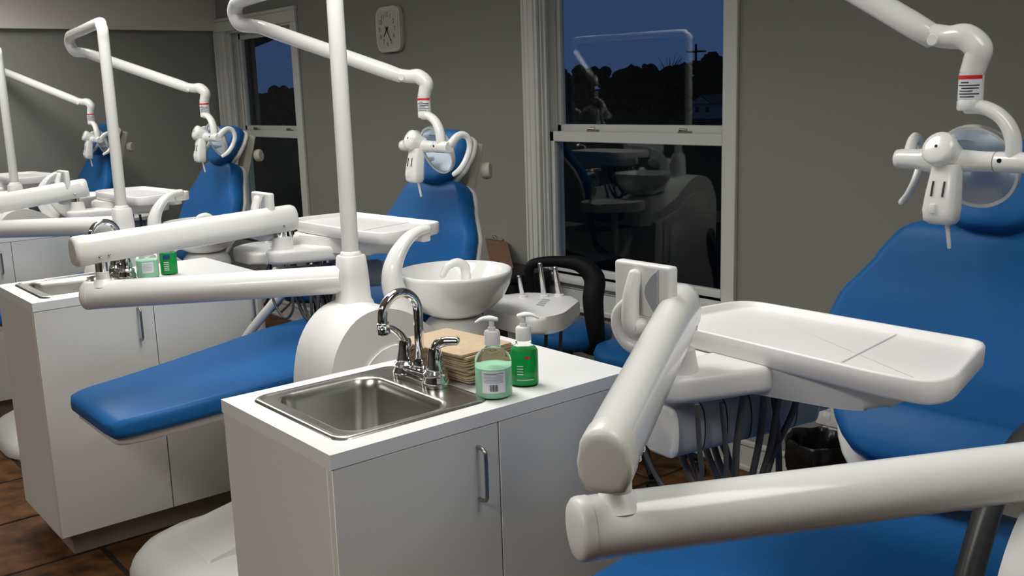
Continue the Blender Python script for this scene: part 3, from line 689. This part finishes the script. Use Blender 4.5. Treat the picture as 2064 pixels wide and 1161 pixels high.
def lamp(k, label, L, ang, ez=1.855):
    """L label-tube centre (local); ang direction of the top swing arm"""
    sh = SHIFT.get(k, (0, 0)); o = k*DY; PXk = PX+sh[0]; Y = PY+sh[1]+o; L = Vector((L[0], L[1]+o, L[2]))
    t = thing('dental_lamp', label, 'dental lamp', (PXk, Y, 1.09), 'dental lamps on white poles')
    r = .0235
    obj('pole_collar', lathe(B(), [(.030, 1.085), (.030, 1.094), (.027, 1.10), (.024, 1.102)], (PXk, Y, 0), 24), PLAST, t)
    obj('pole', lathe(B(), [(r, 1.09), (r*.985, 1.45), (r*.965, 1.79)], (PXk, Y, 0), 24), WHITE, t, 50)
    ad = Vector((math.cos(ang), math.sin(ang), 0)); E = Vector((PXk, Y, ez))+ad*.94
    tgt = L+Vector((0, 0, .085))
    ld = (tgt-E); ldh = Vector((ld.x, ld.y, 0)).normalized()
    A = Vector((PXk, Y, 1.78))
    pts = [A, A+Vector((0, 0, .045)), Vector((PXk, Y, ez))+ad*.03-Vector((0, 0, .012)), Vector((PXk, Y, ez))+ad*.07, E-ad*.4, E-ad*.09, E-ad*.03-Vector((0, 0, .006)), E-Vector((0, 0, .035))+ad*.0, E-Vector((0, 0, .072))+ldh*.02, E-Vector((0, 0, .082))+ldh*.07, E-Vector((0, 0, .088))+ldh*.105]
    obj('swing_arm', tube(B(), pts, [r*.965]*5+[r, r*1.05, r*1.12, r*1.1, r, r*.97], 20, 6), WHITE, t, 60)
    a0 = E-Vector((0, 0, .086))+ldh*.095
    el0 = tgt-ldh*.080
    u = (el0-a0).normalized()
    obj('spring_arm', tube(B(), [a0-u*.0, a0+u*.05, el0-u*.05, el0], [.0235, .025, .0245, .0225], 20, 1, smooth=False, dome=.3), WHITE, t, 50)
    obj('pivot_screw', cyl(a0+u*.022-Vector((0, 0, .022)), a0+u*.022-Vector((0, 0, .0255)), .005, 10), BLACK, t)
    # elbow down to the label tube
    pts = [el0-u*.012, el0+ldh*.03-Vector((0, 0, .002)), tgt-ldh*.016-Vector((0, 0, .004)), tgt+ldh*.010-Vector((0, 0, .026)), L+ldh*.006+Vector((0, 0, .036)), L+Vector((0, 0, .014))]
    obj('elbow', tube(B(), pts, [.021, .0215, .0245, .0245, .0228, .0222], 20, 6, dome=.25), WHITE, t, 60)
    sd = ldh.cross(Vector((0, 0, 1))); obj('elbow_cap', lathe(B(), [(.012, .0), (.012, .021), (.010, .0235)], el0+u*.012, 18, sd), WHITE, t)
    lt = obj('label_tube', lathe(B(), [(.0222, .016), (.0222, -.034), (.0235, -.036), (.0235, -.050), (.021, -.053)], L, 26), WHITE, t, 50)
    def patch(nm, fa, half, h0, h1, m_, lift):
        rs = []
        for i in range(9):
            q = fa+half*(2*i/8-1); R1, R2 = .0222+lift, .0222+lift+.0003
            rs.append([L+Vector((R1*math.cos(q), R1*math.sin(q), h0)), L+Vector((R1*math.cos(q), R1*math.sin(q), h1)), L+Vector((R2*math.cos(q), R2*math.sin(q), h1)), L+Vector((R2*math.cos(q), R2*math.sin(q), h0))])
        return obj(nm, rings(B(), rs), m_, lt, 60)
    fa = math.atan2(-L.y, -L.x)
    patch('warning_label', fa-.25, 1.15, -.032, .012, LABELW, .0002)
    patch('red_stripe', fa-.25, 1.15, .0045, .0115, RED, .0006)
    for i, (s_, h_) in enumerate(((-.55, .35), (-.25, .9), (-.1, .7), (-.45, .55), (-.2, .85), (-.35, .6))):
        patch('text_line', fa+s_, h_, -.0025-i*.0052, -.0005-i*.0052, INK, .0006)
    # yoke
    J = L+Vector((0, -.085, -.148))
    obj('yoke', tube(B(), [L+Vector((0, .006, -.046)), L+Vector((0, -.03, -.049)), L+Vector((0, -.064, -.070)), L+Vector((0, -.083, -.105)), J], [.017, .0165, .0165, .0175, .017], 16, 7, asp=(1, .8), up=(1, 0, 0)), WHITE, t, 60)
    # cross bar
    bz = -.147
    by = lambda y: L+Vector((0, y-.006, bz))
    obj('bar_joint', lathe(B(), [(.017, 0), (.0195, .003), (.0195, .072), (.0185, .075)], by(-.125), 24, (0, 1, 0)), WHITE, t)
    obj('bar_screw', cyl(by(-.063)+Vector((-.0185, 0, .004)), by(-.063)+Vector((-.0200, 0, .004)), .0042, 12), BLACK, t)
    obj('cross_bar', lathe(B(), [(.0188, 0), (.0188, .02), (.021, .06), (.026, .09), (.026, .125), (.020, .15), (.0195, .185), (.0185, .195), (.012, .199)], by(-.048), 24, (0, 1, 0)), WHITE, t, 60)
    hx = Vector((-.90, .05, .43)).normalized()
    h0 = by(.040)+Vector((.006, 0, .004))
    hub = obj('hub', lathe(B(), [(.027, 0), (.029, .02), (.0325, .04), (.0325, .052), (.029, .057), (.02, .059), (0, .060)], h0, 30, hx), WHITE, t, 50)
    obj('hub_screw', lathe(B(), [(.003, 0), (.003, .0012)], h0+hx*.0597, 10, hx), BLACK, hub)
    # bulb housing hanging from the hub
    secs = []
    c0 = by(.033)+Vector((.010, 0, 0))
    for z, wx, wy, xo in ((-.005, .020, .026, -.028), (-.03, .021, .027, -.034), (-.06, .022, .030, -.040), (-.09, .023, .032, -.044), (-.11, .022, .030, -.044), (-.118, .017, .024, -.041)):
        secs.append([c0+Vector((xo+a, b, z)) for a, b in rrect(-wx, -wy, wx, wy, .012, 4)])
    hs = obj('bulb_housing', rings(B(), secs), WHITE, t, 50)
    for yy in (-.010, .012):
        bm = B(); p0 = c0+Vector((-.0575, yy, -.036)); p1 = c0+Vector((-.0645, yy, -.064)); sweep(bm, [p0, p1], [(-.0016, -.001), (.0016, -.001), (.0016, .0008), (-.0016, .0008)], up=(-1, 0, 0)); obj('vent_slot', bm, INK, hs)
    p = c0+Vector((-.067, .006, -.086)); obj('switch', bx(p-Vector((.004, .006, .010)), p+Vector((.003, .006, .008)), .002), PLAST, hs)
    obj('pull_rod', tube(B(), [c0+Vector((-.036, -.008, -.115)), c0+Vector((-.030, -.012, -.165))], [.0050, .0036], 10, 1, dome=.6), WHITE, t)
    # reflector dish facing the patient
    ax = Vector((-.95, 0, -.31)).normalized(); dc = by(.012)+Vector((.050, 0, -.014))
    rf = obj('reflector', lathe(B(), [(0, -.030), (.03, -.027), (.058, -.016), (.076, 0), (.079, .004)], dc, 44, ax), LENS, t, 60)
    obj('rim', lathe(B(), [(.0775, .002), (.0775, .007), (.0835, .008), (.0845, .0), (.0835, -.006), (.080, -.006)], dc, 44, ax), WHITE, rf, 40)
    obj('dish_back', lathe(B(), [(0, -.034), (.032, -.031), (.062, -.020), (.082, -.004)], dc, 36, ax), PLAST, rf, 60)
    # two curved handles in the x-z plane
    for yy, yo in ((-.118, -.006), (.128, .006)):
        c = by(yy)
        hp = [c+Vector(q) for q in ((.008, 0, .006), (.030, yo, .030), (.052, yo*1.6, .038), (.072, yo*2, .026), (.078, yo*2, -.004), (.062, yo*2, -.042), (.036, yo*2, -.072), (.008, yo*2, -.088))]
        obj('handle', tube(B(), hp, [.014, .0125, .0105, .0095, .0095, .0095, .0090, .0070], 14, 6, asp=(.75, 1.1), up=(0, 1, 0), dome=.7), WHITE, t, 60)
    return t

CHAIRS = [(0, 1.005, 'blue vinyl dental chair beside the black waste bin', True, False, [(.82, .640), (2.1, .645)], 2.02, -.035), (1, 1.09, 'blue vinyl dental chair under the wall clock', False, True),
          (2, 1.07, 'blue vinyl dental chair in front of the window close to the room corner', False, False), (3, 1.04, 'blue vinyl dental chair in front of the grey end wall under the soffit', False, False)]
for c in CHAIRS: chair(*c)
WHERE = ['serving the chair beside the waste bin', 'serving the chair under the wall clock', 'serving the chair by the corner window', 'serving the chair by the end wall']
for k in range(4): cuspidor(k, 'white cuspidor unit with round bowl '+WHERE[k])
RAD = math.radians
F_SET = [dict(P=(.845, .838), F=(1.235, 1.080, 1.161), ua_z=1.108, tray_rot=RAD(-5), tz=1.098, pz=.990), dict(P=(.875, 1.013), F=(1.445, 1.035, 1.152), ua_z=1.132, tz=1.122, pz=.996, pz0=1.022),
         dict(P=(1.01, 1.12), F=(1.37, 1.02, 1.150), ua_z=1.10, tz=1.12, pz=.994, pz0=1.018), dict(P=(.95, 1.10), F=(1.33, .98, 1.150), ua_z=1.11, tz=1.12, pz=.998, pz0=1.015)]
DW = ['at the chair beside the waste bin', 'at the chair under the wall clock', 'at the chair by the corner window', 'at the chair by the end wall']
for k in range(4): delivery(k, 'white swing arms with instrument tray '+DW[k], **F_SET[k])
LW = ['above the chair beside the waste bin', 'above the chair under the wall clock', 'above the chair by the corner window', 'above the chair by the end wall']
for k, (Lp, a, ez) in enumerate((((1.870, .921, 1.521), RAD(63.5), 1.85), ((1.920, .885, 1.503), RAD(81.4), 1.857), ((1.952, .864, 1.503), RAD(81.4), 1.857), ((1.994, .82, 1.456), RAD(81), 1.84))):
    lamp(k, 'white dental lamp on a tall pole '+LW[k], Lp, a, ez)

# assistant instrument trays beside the bowls
def assistant(k, label):
    o = k*DY
    t = thing('assistant_tray', label, 'instrument tray', (2.06, .53+o, 0), 'assistant instrument trays')
    pts = [(1.905, .60+o), (1.91, .36+o), (2.02, .34+o), (2.23, .47+o), (2.22, .60+o), (2.14, .72+o), (2.02, .70+o)]
    pl = roundpoly(pts, [.05, .05, .05, .05, .05, .05, .05], 5)
    tr = obj('tray', zprism(pl, .795, .85, .014, 4), PLAST, t, 45)
    obj('post', cyl((2.0, .55+o, .45), (2.0, .55+o, .796), .022), PLAST, t)
    obj('support_arm', tube(B(), [(1.86, PY+o, .62), (1.93, .552+o, .50), (2.0, .55+o, .46)], .02, 14, 5), PLAST, t)
    bm = B()
    for i in range(4): box(bm, (2.055+.022*i, .475+o+.016*i, .8495), (2.068+.022*i, .505+o+.016*i, .8512), .002, 1)
    obj('button_pad', bm, GREYPL, t)
    for i, (x, y, h, r) in enumerate(((2.10, .63, .075, .008), (2.155, .585, .115, .009), (2.195, .555, .10, .010))):
        y += o
        hp = obj('handpiece', tube(B(), [(x+.01, y, .82), (x+.006, y, .85), (x-.006, y-.004, .85+h*.6), (x-.014, y-.006, .85+h)], [r*1.25, r, r*.9, r*.8], 12, 5, dome=.6), CHROME, t)
        obj('holder_ring', lathe(B(), [(r*1.7, .846), (r*1.7, .856), (r*1.2, .858)], (x+.007, y, 0), 14), PLAST, t)
        tube_pts = [(x+.01, y, .80), (x+.01, y, .70), (x-.02, y-.01, .58), (x-.1, y-.02, .52)]
        obj('hose', tube(B(), tube_pts, .006, 8, 5), HOSE if i else BLACK, t)
assistant(1, 'white assistant tray with chrome handpieces beside the bowl under the wall clock')
assistant(2, 'white assistant tray with chrome handpieces beside the bowl by the corner window')
assistant(3, 'white assistant tray with chrome handpieces beside the bowl by the grey end wall')

# ------------------------------------------------------------------ stools, bins, clock, clipboard
def stool(c, zs, label, back=None):
    x, y = c
    t = thing('stool', label, 'stool', (x, y, 0), 'blue round stools')
    obj('seat', lathe(B(), [(.10, zs-.085), (.165, zs-.08), (.183, zs-.06), (.187, zs-.035), (.178, zs-.012), (.14, zs), (.0, zs+.004)], (x, y, 0), 36), BLUE, t, 60)
    obj('gas_lift', lathe(B(), [(.03, .10), (.03, .26), (.017, .262), (.017, zs-.08)], (x, y, 0), 18), BLACK, t)
    for i in range(5):
        a = 2*math.pi*i/5+.3; d = Vector((math.cos(a), math.sin(a), 0)); c0 = Vector((x, y, .115))
        lg = obj('leg', tube(B(), [c0, c0+d*.12-Vector((0, 0, .01)), c0+d*.235-Vector((0, 0, .045))], [.02, .018, .014], 10, 4), BLACK, t)
        w_ = c0+d*.235; ax = Vector((-d.y, d.x, 0)); obj('caster', lathe(B(), [(.018, -.02), (.025, -.016), (.025, .016), (.018, .02)], (w_.x, w_.y, .0255), 16, ax), BLACK, lg)
    if back: obj('body_rest', back, BLACK, t, 50)
    return t
pth = [(2.612, 3.07, .70), (2.608, 3.080, .78), (2.616, 3.075, .826), (2.66, 3.045, .838), (2.714, 3.003, .836), (2.775, 2.95, .822), (2.808, 2.905, .765), (2.79, 2.895, .68), (2.79, 2.885, .58), (2.80, 2.885, .50), (2.83, 2.93, .445), (2.85, 3.03, .435)]
rest = tube(B(), pth, [.019, .020, .021, .022, .024, .034, .045, .044, .040, .034, .025, .02], 14, 6, asp=(.62, 1.0), up=(.7, .72, 0), dome=.4)
stool((2.85, 3.11), .53, 'blue round stool with a black curved body rest below the large window', rest)
stool((2.815, 2.655), .53, 'plain blue round stool below the large window, partly behind a white arm')
rest = tube(B(), [(p[0]-.27, p[1]+1.75, p[2]) for p in pth], [.026, .027, .028, .028, .029, .036, .044, .044, .040, .034, .025, .02], 14, 6, asp=(.62, 1.0), up=(.7, .72, 0), dome=.4)
stool((2.58, 4.86), .53, 'blue round stool with a black body rest seen between the two white arms', rest)

t = thing('waste_bin', 'black round waste bin with a black bag over its rim below the wall outlet', 'waste bin', (2.80, 1.82, 0))
obj('bin_body', lathe(B(), [(.085, 0), (.09, .005), (.108, .345), (.112, .35), (.104, .345), (.087, .02), (0, .015)], (2.80, 1.82, 0), 36), BLACK, t)
rs = []
for r, z, a in ((.112, .25, .004), (.1165, .30, .005), (.117, .352, .003), (.112, .362, .003), (.103, .352, .004), (.098, .30, .008), (.09, .24, .012)):
    rs.append([(2.80+(r+a*math.sin(7*q+z*30)+a*.6*math.sin(13*q))*math.cos(q), 1.82+(r+a*math.sin(7*q+z*30)+a*.6*math.sin(13*q))*math.sin(q), z+.004*math.sin(5*q)) for q in [2*math.pi*i/60 for i in range(60)]])
obj('bin_bag', rings(B(), rs, cap0=False, cap1=False), BAG, t, 60)

t = thing('storage_bin', 'black box-shaped bin by the wall carrying the brown clipboard', 'bin', (2.95, 3.66, 0))
obj('bin_body', zprism(rrect(2.83, 3.46, 3.07, 3.87, .03), 0, .665, .006, 2), BLACK, t)
obj('lid', zprism(rrect(2.82, 3.45, 3.078, 3.88, .035), .665, .70, .01, 3), BLACK, t)

t = thing('clipboard', 'brown hardboard clipboard with a chrome clip leaning on the wall', 'clipboard', (3.02, 3.85, .70))
a, b, c_, d_ = Vector((2.955, 3.60, .702)), Vector((2.965, 3.79, .702)), Vector((3.126, 4.03, .785)), Vector((3.126, 3.85, .785))
nn = (b-a).cross(d_-a).normalized(); nn = nn if nn.x < 0 else -nn
bm = B(); vsA = [bm.verts.new(p) for p in (a, b, c_, d_)]; vsB = [bm.verts.new(p+nn*.004) for p in (a, b, c_, d_)]
bm.faces.new(vsA); bm.faces.new(vsB)
for i in range(4): bm.faces.new((vsA[i], vsA[(i+1) % 4], vsB[(i+1) % 4], vsB[i]))
obj('board', bm, BROWN, t, flat=True)
e = (c_+d_)/2+nn*.005; ed = (c_-d_).normalized(); dn = ((a+b)/2-(c_+d_)/2).normalized()
bm = B(); sweep(bm, [e-ed*.045, e+ed*.045], rrect(-.012, -.002, .012, .008, .003, 2), up=nn); tube(bm, [e-ed*.012+nn*.006, e-ed*.012-dn*.012+nn*.02, e+ed*.012-dn*.012+nn*.02, e+ed*.012+nn*.006], .003, 8, 4)
obj('clip', bm, CHROME, t)

# wall clock
cy_, cz_ = 4.815, 1.880
t = thing('wall_clock', 'rounded rectangular beige wall clock with black numerals', 'clock', (XW, cy_, cz_-.13))
def YZ(x): return lambda u, v: (x, cy_-u, cz_+v)
hw_, hh_ = .118, .122
obj('case', prism(B(), roundpoly([(-hw_, -hh_), (hw_, -hh_), (hw_, hh_), (-hw_, hh_)], .05, 6), YZ(XW-.0005), YZ(XW-.032), .009, 3), CLOCKW, t, 45)
obj('bezel', prism(B(), roundpoly([(-hw_+.012, -hh_+.012), (hw_-.012, -hh_+.012), (hw_-.012, hh_-.012), (-hw_+.012, hh_-.012)], .042, 6), YZ(XW-.031), YZ(XW-.0345), .003, 2), CLOCKW, t, 45)
fc = obj('dial', prism(B(), roundpoly([(-hw_+.02, -hh_+.02), (hw_-.02, -hh_+.02), (hw_-.02, hh_-.02), (-hw_+.02, hh_-.02)], .036, 6), YZ(XW-.034), YZ(XW-.0352)), CLOCKF, t, flat=True)
fo = origin(fc)
for n in range(1, 13):
    cu = bpy.data.curves.new('numeral', 'FONT'); cu.body = str(n); cu.size = .036; cu.align_x = 'CENTER'; cu.align_y = 'CENTER'
    to = bpy.data.objects.new('tmp', cu); COL.objects.link(to)
    me = bpy.data.meshes.new_from_object(to); bpy.data.objects.remove(to)
    q = math.radians(90-30*n); u = .070*math.cos(q)*1.08; v = .072*math.sin(q)*1.08
    for vv in me.vertices:
        vv.co = Vector((XW-.0357, cy_-(u+vv.co.x), cz_+v+vv.co.y))-fo
    me.materials.append(INK); no = bpy.data.objects.new('numeral', me); COL.objects.link(no); no.parent = fc
def hand(nm, deg, ln, wd, x):
    q = math.radians(90-deg); c, s = math.cos(q), math.sin(q)
    poly = [(-.018*c-wd*s, -.018*s+wd*c), (-.018*c+wd*s, -.018*s-wd*c), (ln*c+wd*.5*s, ln*s-wd*.5*c), (ln*c-wd*.5*s, ln*s+wd*.5*c)]
    obj(nm, prism(B(), poly, YZ(x), YZ(x-.001)), BLACK, t, flat=True)
hand('hour_hand', 222, .050, .0042, XW-.0372); hand('minute_hand', 150, .075, .0030, XW-.0388)
obj('hub', cyl((XW-.036, cy_, cz_), (XW-.041, cy_, cz_), .006, 14), BLACK, t)

# ------------------------------------------------------------------ outside at dusk
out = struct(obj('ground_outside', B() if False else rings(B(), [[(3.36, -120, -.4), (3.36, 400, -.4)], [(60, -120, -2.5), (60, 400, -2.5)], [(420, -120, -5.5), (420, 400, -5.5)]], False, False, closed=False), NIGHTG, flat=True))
def tree(x, y, zb, h, wr, label, bare=False):
    t = thing('tree', label, 'tree', (x, y, zb), 'dark trees outside')
    bm = B(); tube(bm, [(x, y, zb-.3), (x+.1, y, zb+h*.3), (x, y+.1, zb+h*.6)], [.035*h, .028*h, .012*h], 8, 3)
    if bare:
        for i in range(26):
            a = random.uniform(0, 6.28); b0 = Vector((x, y, zb+h*random.uniform(.3, .6))); d = Vector((math.cos(a)*.35, math.sin(a)*.35, 1)).normalized()
            l = h*random.uniform(.25, .42); p1 = b0+d*l*.5+Vector((random.uniform(-.2, .2), random.uniform(-.2, .2), 0)); p2 = b0+d*l+Vector((math.cos(a), math.sin(a), 0))*h*.06
            tube(bm, [b0, p1, p2], [.006*h, .0045*h, .002*h], 5, 3)
    obj('trunk', bm, BARK, t)
    if not bare:
        bm = B()
        for i in range(34):
            a = random.uniform(0, 6.28); q = random.random(); rr = wr*random.uniform(.16, .36)
            rad = wr*.62*(1-abs(q-.4))*random.uniform(.3, 1)
            res = bmesh.ops.create_icosphere(bm, subdivisions=2, radius=rr)
            for v in res['verts']:
                v.co = v.co*random.uniform(.82, 1.15)+Vector((x+rad*math.cos(a), y+rad*math.sin(a), zb+h*(.12+.80*q)))
        obj('crown', bm, LEAF, t)
def groundz(x): return -.4-2.1*min(max((x-3.36)/56.6, 0), 1)-3*max(0, (x-60)/360)
TL = ['dark leafy tree beyond the large window', 'dark leafy tree beyond the window close to the room corner']
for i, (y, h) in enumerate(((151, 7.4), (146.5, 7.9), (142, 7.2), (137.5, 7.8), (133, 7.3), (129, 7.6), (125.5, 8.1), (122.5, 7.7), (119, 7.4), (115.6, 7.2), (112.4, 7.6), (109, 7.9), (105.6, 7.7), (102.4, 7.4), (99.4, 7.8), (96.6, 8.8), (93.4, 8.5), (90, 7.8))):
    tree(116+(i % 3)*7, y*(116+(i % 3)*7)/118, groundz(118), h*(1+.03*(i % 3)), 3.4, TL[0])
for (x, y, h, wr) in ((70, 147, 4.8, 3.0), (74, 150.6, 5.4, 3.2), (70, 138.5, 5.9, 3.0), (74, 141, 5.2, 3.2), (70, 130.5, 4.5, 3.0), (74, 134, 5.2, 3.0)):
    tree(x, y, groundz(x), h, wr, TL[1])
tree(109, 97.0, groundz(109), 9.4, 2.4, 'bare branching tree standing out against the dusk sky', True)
t = thing('utility_pole', 'dark wooden utility pole with a crossarm against the dusk sky', 'utility pole', (109.5, 92.6, groundz(109.5)))
obj('post', cyl((109.5, 92.6, groundz(109.5)), (109.5, 92.6, 6.9), .16, 10), BARK, t); obj('crossarm', bx((108.7, 91.5, 5.8), (110.3, 93.7, 6.0)), BARK, t, flat=True)
t = thing('house', 'small pale gabled house far beyond the large window', 'house', (104, 85.2, groundz(104)))
hz = -2.35
hw = obj('wall', bx((102, 83.6, groundz(104)-.3), (106, 86.8, hz+1.4)), HOUSEM, t, flat=True)
obj('roof', prism(B(), [(83.3, hz+1.4), (87.1, hz+1.4), (85.2, hz+2.5)], lambda u, v: (101.7, u, v), lambda u, v: (106.3, u, v)), ROOFM, t, flat=True)
obj('gable', prism(B(), [(83.65, hz+1.4), (86.75, hz+1.4), (85.2, hz+2.3)], lambda u, v: (101.62, u, v), lambda u, v: (101.72, u, v)), HOUSEM, t, flat=True)
for yy in (84.3, 86.0): obj('window', bx((101.95, yy-.3, hz+.3), (102.02, yy+.3, hz+1.0)), ROOFM, hw, flat=True)
t = thing('porch', 'dark brick porch with overhanging roof outside the window close to the corner', 'porch', (4.0, 8.3, -.4))
obj('brick_pier', bx((3.42, 7.50, -.45), (3.60, 8.2, 1.99)), BRICKM, t, flat=True)
obj('porch_roof', zprism([(3.35, 6.0), (3.40, 6.2), (4.45, 9.38), (3.35, 9.4)], 2.0, 2.15), ROOFM, t, flat=True)
